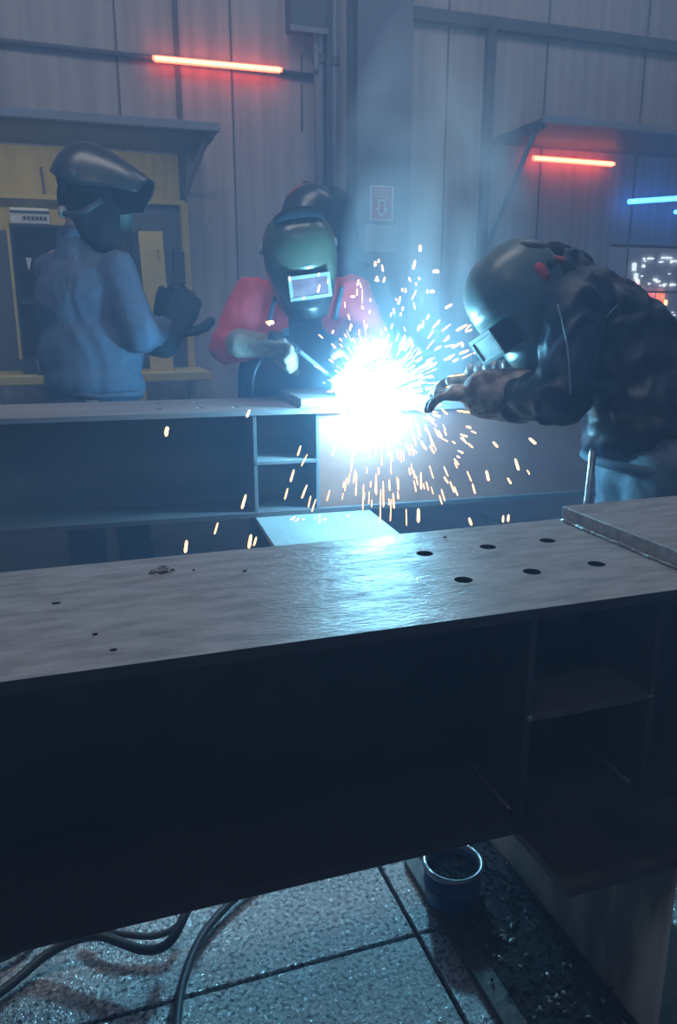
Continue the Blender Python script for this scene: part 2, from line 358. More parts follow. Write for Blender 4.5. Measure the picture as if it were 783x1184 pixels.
obj('housing', B(.625, .69, 5.02, 5.10, 1.32, 1.52), 'cabinet_dark', t_, bevel=.008); obj('bracket', B(.64, .69, 5.04, 5.10, 1.10, 1.18), 'yellow_paint', t_)
# signs on the column
ys = cy-.006
def P(x, z): return Vector((x, ys, z))
a = PY(428, 214, ys); c = PY(454.5, 256, ys)
t_ = thing('extinguisher_sign', (a.x, ys, c.z), 'red and white sign with a white arrow pointing down on the column', 'sign')
obj('board', B(a.x, c.x, ys, ys+.005, c.z, a.z), 'sign_white', t_)
w_, h_ = c.x-a.x, a.z-c.z
obj('red_field', B(a.x+.08*w_, c.x-.08*w_, ys-.002, ys, c.z+.06*h_, a.z-.05*h_), 'sign_red', t_)
bm = BM()
cx = (a.x+c.x)/2
out = [(-.16,.62),(.16,.62),(.16,.36),(.27,.36),(0,.10),(-.27,.36),(-.16,.36)]
inn = [(-.09,.55),(.09,.55),(.09,.30),(.13,.30),(0,.19),(-.13,.30),(-.09,.30)]
vo = [bm.verts.new((cx+x*w_, ys-.004, c.z+z*h_)) for x, z in out]; vi = [bm.verts.new((cx+x*w_, ys-.004, c.z+z*h_)) for x, z in inn]
for i in range(7): bm.faces.new((vo[i], vo[(i+1)%7], vi[(i+1)%7], vi[i]))
ex = bmesh.ops.extrude_face_region(bm, geom=bm.faces[:]); bmesh.ops.translate(bm, verts=[v for v in ex['geom'] if isinstance(v, bmesh.types.BMVert)], vec=(0,.002,0))
obj('arrow', bm, 'sign_white', t_)
bm = BM()
for i, xx in enumerate((-.25, -.02, .20)):   # three hangul-like character blocks of the heading
    X = cx+xx*w_; Zc = c.z+.82*h_; s = .075*w_
    box(bm, X-s, X-s*.6, ys-.004, ys-.002, Zc-.03*h_, Zc+.07*h_); box(bm, X-s, X+s, ys-.004, ys-.002, Zc+.05*h_, Zc+.07*h_)
    box(bm, X+s*.7, X+s*1.1, ys-.004, ys-.002, Zc-.06*h_, Zc+.08*h_); box(bm, X-s, X+s, ys-.004, ys-.002, Zc-.06*h_, Zc-.04*h_)
box(bm, cx-.33*w_, cx+.30*w_, ys-.004, ys-.002, c.z+.675*h_, c.z+.70*h_)
obj('heading', bm, 'sign_white', t_)
a = PY(422, 259, ys); c = PY(458.5, 292, ys)
tag(obj('paper_notice', B(a.x, c.x, ys, ys+.003, c.z, a.z), 'paper'), 'pale blank notice sheet below the arrow sign on the column', 'notice')
# grey cylinder against wall
t_ = thing('gas_cylinder', PZ(505, 410, 0)*0+Vector((2.42, 4.75, 0)), 'grey gas cylinder standing by the wall behind the arc', 'cylinder')
bm = BM(); lathe(bm, [(.001,0),(.10,0),(.105,.02),(.105,1.35),(.09,1.43),(.05,1.48),(.03,1.50),(.001,1.5)], (2.42, 4.75, 0)); obj('tank', bm, 'pipe', t_, smooth=True)
obj('valve', tube(BM(), [(2.42,4.75,1.5),(2.42,4.75,1.56)], .018), 'chrome', t_)
# ------------------------------------------------------------------ buildings beyond the window
random.seed(3)
def city(x0, x1, y, z0, z1, label, lamps):
    t = thing('building', ((x0+x1)/2, y, 0), label, 'building')
    obj('wall', B(x0, x1, y, y+1.5, -.5, z1), 'building', t)
    for px, py, w, h, m in lamps:
        p = PY(px, py, y-.02); q = PY(px+w, py+h, y-.02)
        obj('lit_window', B(p.x, q.x, y-.03, y-.001, q.z, p.z), m, t)
rl = lambda x0,x1,y0,y1,n,m,w=(1,3),h=(1,2.5): [(random.uniform(x0,x1), random.uniform(y0,y1), random.uniform(*w), random.uniform(*h), m) for _ in range(n)]
city(4.5, 9.6, 8.0, 0, 3.2, 'dark building with white and orange lit windows beyond the wall window',
     [(733,304,2.2,9,'lamp_white'),(735,316,2.2,7,'lamp_white'),(737,323,2,6,'lamp_white'),(750,298,6,1.8,'lamp_white'),(766,297,11,2,'lamp_white'),(777,301,9,2,'lamp_white'),(757,322,2.5,2.5,'lamp_white'),(760,324,3,2.5,'lamp_white'),(776,328,5,2.5,'lamp_white'),(768,328,3,1.5,'lamp_white'),(744,306,1.5,3,'lamp_white'),(745,298,1.2,1.8,'lamp_white')]
     + rl(730,783,300,334,10,'lamp_white',(.6,1.6),(.6,1.6))
     + [(732,327,5,6,'lamp_pink'),(733,334,3,6,'lamp_warm'),(739,332,3,9,'lamp_warm'),(726,349,5,5,'lamp_orange'),(730,352,4,5,'lamp_warm'),(738,347,4,9,'lamp_warm'),(751,336,4.5,17,'lamp_pink'),(748,338,2,12,'lamp_pink'),(761,336,5.5,22,'lamp_orange'),(768,347,3,6,'lamp_warm')]
     + rl(724,766,336,352,14,'lamp_warm',(.6,1.6),(.6,1.4)) + rl(735,783,352,375,6,'lamp_white',(.6,1.4),(.6,1.4)))
# ------------------------------------------------------------------ girders
def cut(bm, holes, r, z0, z1):
    me = bpy.data.meshes.new('c'); cb = BM()
    for x, y in holes: tube(cb, [(x, y, z0), (x, y, z1)], r, 32)
    bmesh.ops.recalc_face_normals(bm, faces=bm.faces); bmesh.ops.recalc_face_normals(cb, faces=cb.faces)
    cb.to_mesh(me); cb.free(); c = bpy.data.objects.new('c', me); C.objects.link(c)
    r_ = baked(bm, [('BOOLEAN', dict(operation='DIFFERENCE', object=c, solver='EXACT'))]); bpy.data.objects.remove(c); return r_
def girder(x0, x1, yf, zt, holes, stx, plate, label, mt, mw, me_, brown=None, zs=.56):
    t = thing('steel_girder', (x0, yf, zt-.362), label, 'girder'); w, h, tf, tw = .407, .362, .016, .012
    zb = zt-h; yc = yf+w/2
    bm = B(x0, x1, yf, yf+w, zt-tf, zt)
    me = cut(bm, holes, .0145, zt-.05, zt+.05) if holes else bm
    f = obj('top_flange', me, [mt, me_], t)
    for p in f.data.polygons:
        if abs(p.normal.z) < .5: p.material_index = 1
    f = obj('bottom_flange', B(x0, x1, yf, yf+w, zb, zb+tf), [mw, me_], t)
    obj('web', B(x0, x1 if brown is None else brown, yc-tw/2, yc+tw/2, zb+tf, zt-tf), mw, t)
    if brown is not None: obj('joint_web', B(brown, x1, yf+.02, yf+.032, zb+tf, zt-tf), 'brown_web', t, label='brown web plate of the joint')
    for x in stx:
        obj('stiffener', B(x-.006, x+.006, yf+.012, yc-tw/2, zb+tf, zt-tf), 'far_stiff' if mw == 'far_web' else mw, t, bevel=.001)
    obj('shelf_stiffener', B(stx[0]+.006, stx[1]-.006, yf+.012, yc-tw/2, zb+h*.49, zb+h*.49+.012), 'far_stiff' if mw == 'far_web' else 'rust_steel', t, bevel=.001)
    # weld beads
    for x in stx:
        bm = BM(); tube(bm, [(x-.009, yf+.03+i*.01, zb+tf+.003+random.uniform(0,.002)) for i in range(15)], [.003+random.random()*.002 for _ in range(15)], 6); obj('weld_bead', bm, 'weld', t, smooth=True)
    bm = BM(); ell(bm, Vector((stx[0]+.004, yf+.013, zb+h*.49+.006)), (.006,.004,.006)); obj('weld_spot', bm, 'weld', t, smooth=True)
    bm = BM(); ell(bm, Vector((stx[1]-.002, yf+.013, zb+h*.49+.006)), (.004,.003,.003)); obj('weld_spot', bm, 'weld', t, smooth=True)
    px0, px1, py0, py1, ph = plate
    obj('splice_plate', B(px0, px1, py0, py1, zt, zt+ph), mt if mt != 'far_top' else 'mill_steel_lit', t, bevel=.003, label='thick flat plate welded on the top flange')
    bm = BM(); n = int((py1-py0)/.006)
    tube(bm, [(px0-.002+random.uniform(-.001,.001), py0+i*.006, zt+.002) for i in range(n)], [.004+random.uniform(-.0012,.002) for _ in range(n)], 6)
    obj('weld_seam', bm, 'weld', t, smooth=True)
    return t
holes = [(x, y) for x in (.543, .665, .787) for y in (1.007, 1.149)]
gn = girder(-1.6, 2.2, .866, .750, holes, (.590, .812), (.893, 1.5, .905, 1.262, .030), 'nearest rusty steel girder with six bolt holes and a thick plate welded on top', 'mill_steel_lit', 'web_shade_steel', 'edge_shade_steel')
# web detail patches: stains of its own shape
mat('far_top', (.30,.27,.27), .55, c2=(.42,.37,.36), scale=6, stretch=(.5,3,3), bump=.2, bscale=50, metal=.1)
RB = Matrix.Rotation(math.radians(-3.3), 4, 'Z')
def rotgroup(t):
    # built unrotated about the world origin: turn the whole thing
    t.location = RB @ t.location; t.rotation_euler = (0, 0, math.radians(-3.3))
holes2 = [(x, y) for x in (.10, .235, .355) for y in (2.63, 2.80)]
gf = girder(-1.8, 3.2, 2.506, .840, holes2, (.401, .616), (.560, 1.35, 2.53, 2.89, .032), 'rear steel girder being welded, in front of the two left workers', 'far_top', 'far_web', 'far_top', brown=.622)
rotgroup(gf)
# supports
def support(x0, x1, y0, y1, zt, xw, label, top, webm, rot=False, blk=0):
    t = thing('steel_support', (x0, y0, 0), label, 'support')
    obj('top_flange', B(x0, x1, y0, y1, zt-.018, zt), top, t, bevel=.0015)
    obj('web', B(xw-.006, xw+.006, y0+.03, y1, .018, zt-.018), webm, t)
    obj('bottom_flange', B(x0, x1, y0-.1, y1, 0, .018), 'support_dark', t, bevel=.0015)
    if rot: rotgroup(t)
    return t
sn = support(.582, 1.0, .745, 1.29, .388, .797, 'rusty steel support block under the nearest girder at lower right', 'support_dark', 'support_steel')
support(.395, .80, 2.16, 3.0, .478, .60, 'bright plate topped steel support under the rear girder', 'plate_arc_lit', 'support_dark', rot=True)
support(-1.5, -1.1, .745, 1.5, .388, -1.3, 'steel support under the left end of the nearest girder', 'support_dark', 'support_steel')
support(-1.6, -1.2, 2.3, 3.0, .478, -1.4, 'steel support under the left end of the rear girder', 'support_dark', 'support_steel', rot=True)
support(2.2, 2.6, 2.3, 3.0, .478, 2.4, 'steel support under the right end of the rear girder', 'support_dark', 'support_steel', rot=True)
# debris on the support's bottom flange
random.seed(11)
bm = BM(); box(bm, .62, .785, .66, 1.30, .018, .021)
for i in range(420):
    x = .785-abs(random.gauss(0, .065)); y = random.uniform(.66, 1.35)
    if x < .60: continue
    r = random.uniform(.0015, .006); M = Matrix.Translation((x, y, .021+r*.5)) @ Matrix.Rotation(random.random()*6, 4, 'Z') @ Matrix.Rotation(random.random()*3, 4, 'X') @ Matrix.Diagonal((r*random.uniform(.6,2.4), r, r*.7, 1))
    bmesh.ops.create_icosphere(bm, subdivisions=1, radius=1, matrix=M)
o_ = obj('slag_debris', bm, 'debris_floor'); tag(o_, 'dark slag and grit piled along the foot of the near support', 'debris', kind='stuff')
bm = BM()
for i in range(110):
    x = random.uniform(.60, .78); y = random.uniform(.70, 1.3); r = random.uniform(.001, .0045)
    M = Matrix.Translation((x, y, .023+r*.5)) @ Matrix.Rotation(random.random()*6, 4, 'Z') @ Matrix.Diagonal((r*random.uniform(.6,2.4), r, r*.7, 1))
    bmesh.ops.create_icosphere(bm, subdivisions=1, radius=1, matrix=M)
tag(obj('metal_chips', bm, 'slag'), 'pale metal chips scattered over the dark slag', 'debris', kind='stuff')
# can with chips
cc = Vector((.632, 1.165, .018)); t_ = thing('paint_can', cc, 'round blue can full of metal chips beside the near support', 'can')
bm = BM(); lathe(bm, [(.001,0),(.052,0),(.054,.004),(.056,.03),(.0575,.032),(.0575,.036),(.056,.038),(.057,.072),(.053,.072),(.052,.01),(.001,.01)], cc, 40); obj('body', bm, 'blue_paint', t_, smooth=True)
bm = BM(); lathe(bm, [(.051,.070),(.052,.079),(.057,.082),(.061,.078),(.060,.070),(.056,.069)], cc, 40); obj('rim', bm, 'rim_metal', t_, smooth=True)
bm = BM(); lathe(bm, [(.001,.058),(.052,.056)], cc, 24)
for i in range(260):
    a_ = random.random()*6.28; q = .047*math.sqrt(random.random()); r = random.uniform(.001, .0035)
    bmesh.ops.create_icosphere(bm, subdivisions=1, radius=1, matrix=Matrix.Translation(cc+Vector((q*math.cos(a_), q*math.sin(a_), .058+r*.4))) @ Matrix.Rotation(random.random()*6, 4, 'Z') @ Matrix.Diagonal((r*2, r*.8, r*.8, 1)))
obj('chips', bm, 'debris_floor', t_, kind='stuff')
# slag lump on top of the near girder and small bits
bm = BM()
for i in range(46):
    c_ = PZ(188+random.gauss(0, 6), 659+random.gauss(0, 2.2), .752); r = random.uniform(.001, .0035)
    bmesh.ops.create_icosphere(bm, subdivisions=1, radius=1, matrix=Matrix.Translation(c_) @ Matrix.Rotation(random.random()*6, 4, 'Z') @ Matrix.Rotation(random.random()*2, 4, 'X') @ Matrix.Diagonal((r*2.2, r, r, 1)))
tag(obj('slag_pile', bm, 'slag'), 'small pile of brittle slag on the near girder\'s top', 'debris', kind='stuff')
for i, (x, y) in enumerate([(65,697),(110,733),(131,751),(224,659),(283,660),(515,621)]):
    bm = BM(); c_ = PZ(x, y, .7515)
    bmesh.ops.create_icosphere(bm, subdivisions=1, radius=1, matrix=Matrix.Translation(c_) @ Matrix.Diagonal((random.uniform(.002,.008), .002, .0015, 1)))
    tag(obj('slag_chip', bm, 'debris_floor'), 'tiny dark slag chip lying loose on the near girder', 'chip', 'slag chips on the near girder')
# hoses under the near girder
def fl(x, y, z=.02): return PZ(x, y, z)
def hose(pts, r, lab):
    tag(obj('rubber_hose', tube(BM(), spline(pts, 10), r, 14), 'cable', smooth=True), lab, 'hose')
hose([fl(-60,1190), fl(10,1140), fl(60,1100,.03), fl(110,1082,.05), fl(165,1098,.05), fl(195,1090,.06), fl(215,1055,.08), fl(228,1015,.1)], .0085, 'dark rubber hose curling on the floor at lower left')
hose([fl(-40,1125), fl(0,1108), fl(30,1092), fl(60,1060), fl(90,1020)], .008, 'dark hose nearest the left edge under the girder')
hose([fl(204,1215), fl(205,1175), fl(213,1130), fl(232,1085), fl(262,1048), fl(300,1015)], .0078, 'grey hose arching straight down to the bottom edge')
hose([fl(105,1075), fl(140,1080,.03), fl(180,1082,.03), fl(208,1068,.04), fl(225,1040,.05)], .006, 'thinner hose lying behind the curled hose')
hose([(-1.5,3.6,.02), (-.7,3.5,.02), (-.2,3.3,.02), (.1,3.5,.03), (.35,4.0,.03)], .014, 'dark cable on the floor behind the rear girder')
# ------------------------------------------------------------------ people
def rotm(fwd, up):
    y = -fwd.normalized(); x = y.cross(up).normalized(); z = x.cross(y); return Matrix((x, y, z)).transposed()
def mask(parent, c, fwd, up, s, mshell, name='welding_mask', win=True, frame_m='frame_grey', lens='lens_dark', boxm='mask_black', box_out=.03, label=None, band=True, wz=-.035, W2=.062, H2=.047, low=None, knob='frame_grey'):
    """curved hand-sized face shield; local -Y is forward, +Z up, metres times s"""
    R = rotm(fwd, up); M = Matrix.Translation(c) @ R.to_4x4() @ Matrix.Diagonal((s, s, s, 1))
    bm = BM(); nu, nv = 36, 30; g = []
    for j in range(nv+1):
        t = j/nv; z = .155-.345*t
        if z > .02: q = (z-.02)/.135; k_ = (1-min(1, q)**2.4)**(1/2.1) if q < 1 else 0.02
        else: k_ = 1
        lo_ = max(0, (.02-z)/.21)
        wx = .128*max(k_, .02)*(1-.36*lo_**2.2); dy = .150*max(k_, .02)*(1-.22*lo_**2)
        amax = math.radians(112-30*lo_)
        row = []
        for i in range(nu+1):
            a = -amax+2*amax*i/nu
            x = wx*math.copysign(abs(math.sin(a))**.9, math.sin(a)); y = -dy*math.copysign(abs(math.cos(a))**.85, math.cos(a))
            # forehead step and recess round the window
            if win:
                f_ = max(0, 1-(abs(x)/(W2+.02))**6) if abs(x) < W2+.02 else 0
                zz = max(0, 1-abs((z-wz)/(H2+.02))**4) if abs(z-wz) < H2+.02 else 0
                if math.cos(a) > 0: y += .016*f_*zz
            zl = z+.018*math.cos(a)*lo_*-1
            row.append(bm.verts.new(M @ Vector((x, y, zl))))
        g.append(row)
    for j in range(nv):
        for i in range(nu): bm.faces.new((g[j][i], g[j][i+1], g[j+1][i+1], g[j+1][i]))
    bmesh.ops.recalc_face_normals(bm, faces=bm.faces)
    o = obj(name, bm, mshell, parent, smooth=True, label=label)
    if low:
        o.data.materials.append(MATS[low]); Mi = M.inverted()
        for p in o.data.polygons:
            q = Mi @ (p.center + wloc(parent))
            if q.z < wz+H2+.028-9*q.x*q.x*.9 and q.y < -.02: p.material_index = 1
    d = o.modifiers.new('s', 'SOLIDIFY'); d.thickness = .004*s; d.offset = 0
    if win:
        yw = -.150+.014
        bm = BM()
        box(bm, -W2, W2, yw-box_out, yw+.02, wz-H2, wz+H2, M); obj('window_box', bm, boxm, o, bevel=.004)
        bm = BM()
        yo = yw-box_out
        for a in ((-W2, W2, .0, .012), (-W2, W2, 2*H2-.012, 2*H2)): box(bm, a[0], a[1], yo-.006, yo, wz-H2+a[2], wz-H2+a[3], M)
        for a in ((-W2, -W2+.012), (W2-.012, W2)): box(bm, a[0], a[1], yo-.006, yo, wz-H2+.012, wz+H2-.012, M)
        obj('window_frame', bm, frame_m, o, bevel=.001)
        obj('lens', B(-W2+.012, W2-.012, yo-.003, yo+.001, wz-H2+.012, wz+H2-.012, M), lens, o)
    for sx in (-1, 1):
        bm = BM(); tube(bm, [M @ Vector((sx*.122, .03, .03)), M @ Vector((sx*.142, .03, .03))], .014*s, 16); obj('pivot_knob', bm, knob, o, smooth=True)
    if band:
        bm = BM(); pts = [M @ Vector((.105*math.cos(a), .105*math.sin(a)+.01, .045+.02*math.sin(a))) for a in [i*2*PI/24 for i in range(25)]]
        tube(bm, pts, .009*s, 6, caps=False); obj('headband', bm, 'black_cloth', o, smooth=True)
    return o, M
def bodymesh(parent, head, hr, neck, chest, hips, arms, legs):
    """one continuous figure under the clothes: head with nose and ears, torso, arms with hands, legs"""
    bm = BM(); c, fw, up = head; R = rotm(fw, up)
    ell(bm, c, (.074,.092,.105), R); ell(bm, c+R@Vector((0,-.093,-.01)), (.012,.016,.022), R); cap(bm, c+R@Vector((0,-.05,-.07)), c+R@Vector((0,-.06,-.085)), .04, .03)
    for sx in (-1, 1): ell(bm, c+R@Vector((sx*.076,.01,0)), (.01,.02,.03), R); ell(bm, c+R@Vector((sx*.03,-.085,.012)), (.014,.008,.008), R)
    cap(bm, c+R@Vector((0,.01,-.07)), neck, .052, .056); cap(bm, neck, chest, .06, .11); cap(bm, chest, hips, .11, .12)
    for a in arms:
        cap(bm, chest+(a[0]-chest)*.3, a[0], .07, .05); cap(bm, a[0], a[1], .047, .037); cap(bm, a[1], a[2], .036, .026)
        d = (a[2]-a[1]).normalized(); cap(bm, a[2], a[2]+d*.05, .026, .028)
    for l_ in legs: cap(bm, hips+(l_[0]-hips)*.4, l_[0], .10, .085); cap(bm, l_[0], l_[1], .075, .055); cap(bm, l_[1], l_[2], .052, .038)
    return obj('body', blob(bm, .014, 3), 'skin', parent, smooth=True)
def glove(parent, wrist, palm_dir, nrm, m, curl=.5, s=1.0, thumb=1, cuff=0, cr=.043, label=None, spread=.12):
    """palm, four bent unequal fingers and a thumb off the side"""
    d = palm_dir.normalized(); n = (nrm-d*nrm.dot(d)).normalized(); sd = d.cross(n)
    bm = BM(); kn = wrist+d*.09*s
    for k_ in (-.03, -.01, .01, .03): cap(bm, wrist+sd*k_*.6*s, kn+sd*k_*s, .019*s, .016*s)
    for i, (k_, ln) in enumerate(((-.032,.066),(-.011,.078),(.011,.074),(.032,.058))):
        p = kn+sd*k_*s; a = -.1; q = d+sd*k_*spread*10
        for seg in (.45, .32, .23):
            a += curl; v = (q.normalized()*math.cos(a)+n*math.sin(a))*ln*seg*s*1.1; cap(bm, p, p+v, .0115*s, .0105*s, 10); p = p+v
    p = wrist+d*.03*s+sd*thumb*.03*s
    for a, ln in ((.9, .04), (.6, .032), (.35, .026)):
        v = (d*math.cos(a)+sd*thumb*math.sin(a)+n*.35*curl).normalized()*ln*s; cap(bm, p, p+v, .0145*s, .0125*s, 10); p = p+v
    if cuff: cap(bm, wrist-d*cuff, wrist+d*.01, cr*s, (cr-.007)*s)
    return obj('glove', blob(bm, .006, 3), m, parent, smooth=True, label=label)
def legs_mesh(parent, legs, hips, m, rh=(.17,.12,.12), r=(.098,.075,.068), fold=.004, name='trousers'):
    bm = BM(); ell(bm, hips, rh)
    for l_ in legs:
        cap(bm, l_[0], l_[1], r[0], r[1]); cap(bm, l_[1], l_[2]+Vector((0,0,.03)), r[1], r[2])
    o = obj(name, blob(bm, .014, 5, fold, 9), m, parent, smooth=True)
    return o
def boots(parent, legs, dirv):
    for l_ in legs:
        bm = BM(); f = Vector((l_[2].x, l_[2].y, 0)); cap(bm, f+Vector((0,0,.14)), f+Vector((0,0,.06)), .05, .05); cap(bm, f+Vector((0,0,.05))-dirv*.03, f+dirv*.14+Vector((0,0,.04)), .05, .04)
        me = blob(bm, .01, 3)
        for v in me.vertices: v.co.z = max(v.co.z, 0.001)
        obj('boot', me, 'boot', parent, smooth=True)
def legset(hips, side, foot0, foot1, kb):
    a = hips-side*.09+Vector((0,0,-.06)); b = hips+side*.09+Vector((0,0,-.06))
    out = []
    for h_, f_ in ((a, foot0), (b, foot1)):
        f_ = Vector((f_[0], f_[1], .07)); k_ = (h_+f_)/2+kb; out.append((h_, k_, f_))
    return out

# --- left worker, back to the camera, mask flipped up
d0 = 3.0
root = thing('person', Vector((D(105,440,d0).x, D(105,440,d0).y, 0)), 'worker at left in a blue sweater, back turned, dark mask flipped up', 'person')
hips = D(112, 478, d0); face = cd(.72, -.10, -.65); side = RT*.85+Vector((.1,-.3,0)); side.normalize()
legs = legset(hips, side, (D(108,640,3.0).x-.02, D(108,640,3.0).y+.1), (D(160,600,3.1).x, D(160,600,3.1).y+.15), Vector((0,.02,0)))
sh_l, sh_r = D(66, 303, 3.05), D(137, 306, 2.95)
arms = [(sh_r, D(166, 392, 2.92), D(190, 378, 3.10)), (sh_l, D(78, 395, 3.22), D(150, 400, 3.35))]
bodymesh(root, (D(98, 232, d0), face, UP), 1, D(88, 278, d0), D(102, 340, d0), hips, arms, legs)
bm = BM(); RY = rotm(FW, UP)
ell(bm, D(101, 352, d0), (.205,.135,.20), RY); ell(bm, D(105, 410, d0), (.205,.14,.18), RY); ell(bm, D(110, 446, d0), (.195,.14,.12), RY)
cap(bm, D(64, 312, 3.03), D(132, 312, 2.97), .062, .070); cap(bm, D(90, 300, d0), D(86, 276, d0), .085, .062)
cap(bm, D(136, 312, 2.95), D(163, 388, 2.90), .074, .066); cap(bm, D(163, 388, 2.90), D(188, 380, 3.05), .066, .048)
cap(bm, D(60, 314, 3.05), D(72, 395, 3.22), .070, .060); cap(bm, D(72, 395, 3.22), D(140, 400, 3.30), .060, .05)
obj('sweater', blob(bm, .012, 7, .006, 9, (1.4,1.4,.5), 3), 'sweater', root, smooth=True)
bm = BM(); tube(bm, [D(88, 282, d0), D(84, 268, d0)], [.068, .062], 24, caps=False); o_ = obj('collar', bm, 'sweater', root, smooth=True)
d_ = o_.modifiers.new('s', 'SOLIDIFY'); d_.thickness = .008
bm = BM(); tube(bm, spline([D(63+7.2*i, 459-abs(i-7)*.5, d0-.135+.0035*(i-7)**2*.5) for i in range(15)], 3), .012, 8); obj('hem', bm, 'sweater', root, smooth=True)
legs_mesh(root, legs, hips, 'trousers'); boots(root, legs, (FW*Vector((1,1,0))).normalized())
glove(root, D(194, 388, 3.06), cd(.45, .85, -.1), cd(-.5, .1, -.8), 'glove_dark', .55, 1.5, -1, .03)
glove(root, D(182, 388, 3.2), cd(.15, .95, -.2), cd(.9, 0, 0), 'glove_dark', .35, 1.4, -1, .03)
bm = BM(); cap(bm, D(98, 228, d0), D(102, 240, d0), .105, .10); cap(bm, D(100, 240, d0), D(108, 272, d0-.0), .095, .07); cap(bm, D(116, 245, 3.0), D(124, 284, 2.98), .075, .055)
obj('hood', blob(bm, .012, 5, .003, 10), 'black_cloth', root, smooth=True)
mk, M_ = mask(root, D(106, 216, d0-.01), cd(.38, .88, -.1), cd(-.88, .42, .05), 1.0, 'mask_black', win=False, knob='olive_strap', label='dark glossy mask flipped up')
bm = BM(); cap(bm, D(72, 246, d0-.10), D(72, 243, d0-.09), .017, .017, 14); obj('ratchet_knob', bm, 'frame_grey', root, smooth=True)
tag_o = obj('strap', tube(BM(), spline([D(74, 247, d0-.105), D(95, 246, d0-.12), D(118, 232, d0-.10)], 6), .011, 8), 'cabinet_dark', root, smooth=True)
bm = BM(); box(bm, -.035, .035, -.02, .02, -.012, .012, Matrix.Translation(D(84, 181, d0)) @ rotm(FW, UP).to_4x4()); obj('mask_clip', bm, 'mask_black', root, bevel=.004)

# --- worker behind the red-shirted welder
d0 = 3.55
root = thing('person', Vector((D(392,400,d0).x, D(392,400,d0).y, 0)), 'dark figure in a black mask standing behind the red-sleeved welder', 'person')
hips = D(400, 440, d0); legs = legset(hips, RT, (D(385,560,d0).x, D(385,560,d0).y), (D(415,560,d0).x, D(415,560,d0).y), Vector((0,-.02,0)))
arms = [(D(350,325,d0), D(345,390,d0), D(375,410,d0-.1)), (D(432,325,d0), D(445,395,d0), D(420,415,d0-.1))]
bodymesh(root, (D(368, 265, d0), cd(-.35,-.35,.7), UP), 1, D(385, 300, d0), D(392, 345, d0), hips, arms, legs)
bm = BM(); ell(bm, D(392, 345, d0), (.20,.13,.19), RY); ell(bm, D(398, 400, d0), (.19,.13,.2), RY); cap(bm, D(350, 322, d0), D(432, 322, d0), .065, .065); cap(bm, D(385, 310, d0), D(380, 280, d0), .09, .08)
for a in arms: cap(bm, a[0], a[1], .066, .055); cap(bm, a[1], a[2], .055, .045)
obj('jacket', blob(bm, .014, 6, .005, 9), 'trousers', root, smooth=True)
legs_mesh(root, legs, hips, 'trousers'); boots(root, legs, Vector((0,-1,0)))
bm = BM(); cap(bm, D(385, 245, d0), D(392, 285, d0), .11, .10); obj('hood', blob(bm, .014, 4), 'black_cloth', root, smooth=True)
mask(root, D(362, 258, d0), cd(-.5,.25,.7), cd(.2,.95,-.1), 1.05, 'mask_black', win=False)
for a in arms: glove(root, a[2], (a[2]-a[1]), cd(0,-1,0), 'glove_dark', .5, 1.1, 1, .02)
bm = BM(); box(bm, -.05, .05, -.02, .02, -.012, .012, Matrix.Translation(D(362, 216, d0)) @ rotm(FW, cd(.25,1,0)).to_4x4()); obj('mask_clip', bm, 'mask_black', root, bevel=.004)

# --- central welder, red shirt, apron
d0 = 3.1
root = thing('person', Vector((D(345,440,d0).x, D(345,440,d0).y+.05, 0)), 'welder in a red shirt and apron leaning over the rear girder', 'person')
hips = D(342, 488, d0+.12); legs = legset(hips, RT, (D(300,560,3.3).x, D(300,560,3.3).y), (D(390,560,3.3).x, D(390,560,3.3).y), Vector((0,-.03,0)))
arms = [(D(290, 342, 3.0), D(262, 402, 2.95), D(300, 398, 2.78)), (D(408, 340, 3.0), D(432, 395, 2.95), D(400, 415, 2.78))]
hf, hu = cd(.20, -.42, .88), cd(-.10, .90, .42)
hc = D(347, 296, 2.82)
bodymesh(root, (hc-hf*.0, hf, hu), 1, D(350, 335, 2.93), D(346, 380, 3.02), hips, arms, legs)
bm = BM(); ell(bm, D(348, 372, 3.04), (.205,.13,.17), RY); ell(bm, D(345, 430, 3.12), (.19,.13,.19), RY); cap(bm, D(296, 345, 3.0), D(404, 343, 3.0), .07, .07); cap(bm, D(350, 350, 3.0), D(350, 325, 2.95), .11, .075)
for a in arms: cap(bm, a[0], a[1], .074, .066); cap(bm, a[1], a[2], .064, .045)
obj('red_shirt', blob(bm, .012, 6, .006, 11, (1,1,1), 5), 'red_shirt', root, smooth=True)
# apron: curved sheet hung in front of the torso
bm = BM(); g = []
for j in range(15):
    t = j/14; row = []
    for i in range(17):
        u = -1+2*i/16; hw = 40+34*min(1, t*2.2)
        px = 350+u*hw; py = 368+t*125
        row.append(bm.verts.new(D(px, py, 2.905+.08*u*u+.12*t+.008*math.sin(u*9+t*4)*(t+.2))))
    g.append(row)
for j in range(14):
    for i in range(16): bm.faces.new((g[j][i], g[j][i+1], g[j+1][i+1], g[j+1][i]))
o_ = obj('apron', bm, 'apron', root, smooth=True); d_ = o_.modifiers.new('s', 'SOLIDIFY'); d_.thickness = .006
for a, b_ in ((D(312,370,2.92), D(322,330,2.90)), (D(388,370,2.92), D(396,332,2.92))): obj('apron_strap', tube(BM(), spline([a, (a+b_)/2-FW*.01, b_]), .009, 8), 'apron', root, smooth=True)
legs_mesh(root, legs, hips, 'trousers'); boots(root, legs, Vector((0,-1,0)))
mk, M_ = mask(root, hc, hf, hu, 1.02, 'mask_green', frame_m='frame_grey', lens='lens_red', boxm='mask_black', box_out=.022, wz=-.082, W2=.074, H2=.042, low='mask_black', label='olive gloss welding mask lowered over the face')
bm = BM(); pts = [M_ @ Vector((.085*math.sin(a), -.06-.06*math.cos(a)*.6, .125+.03*math.cos(a))) for a in [math.radians(-80+i*10) for i in range(17)]]
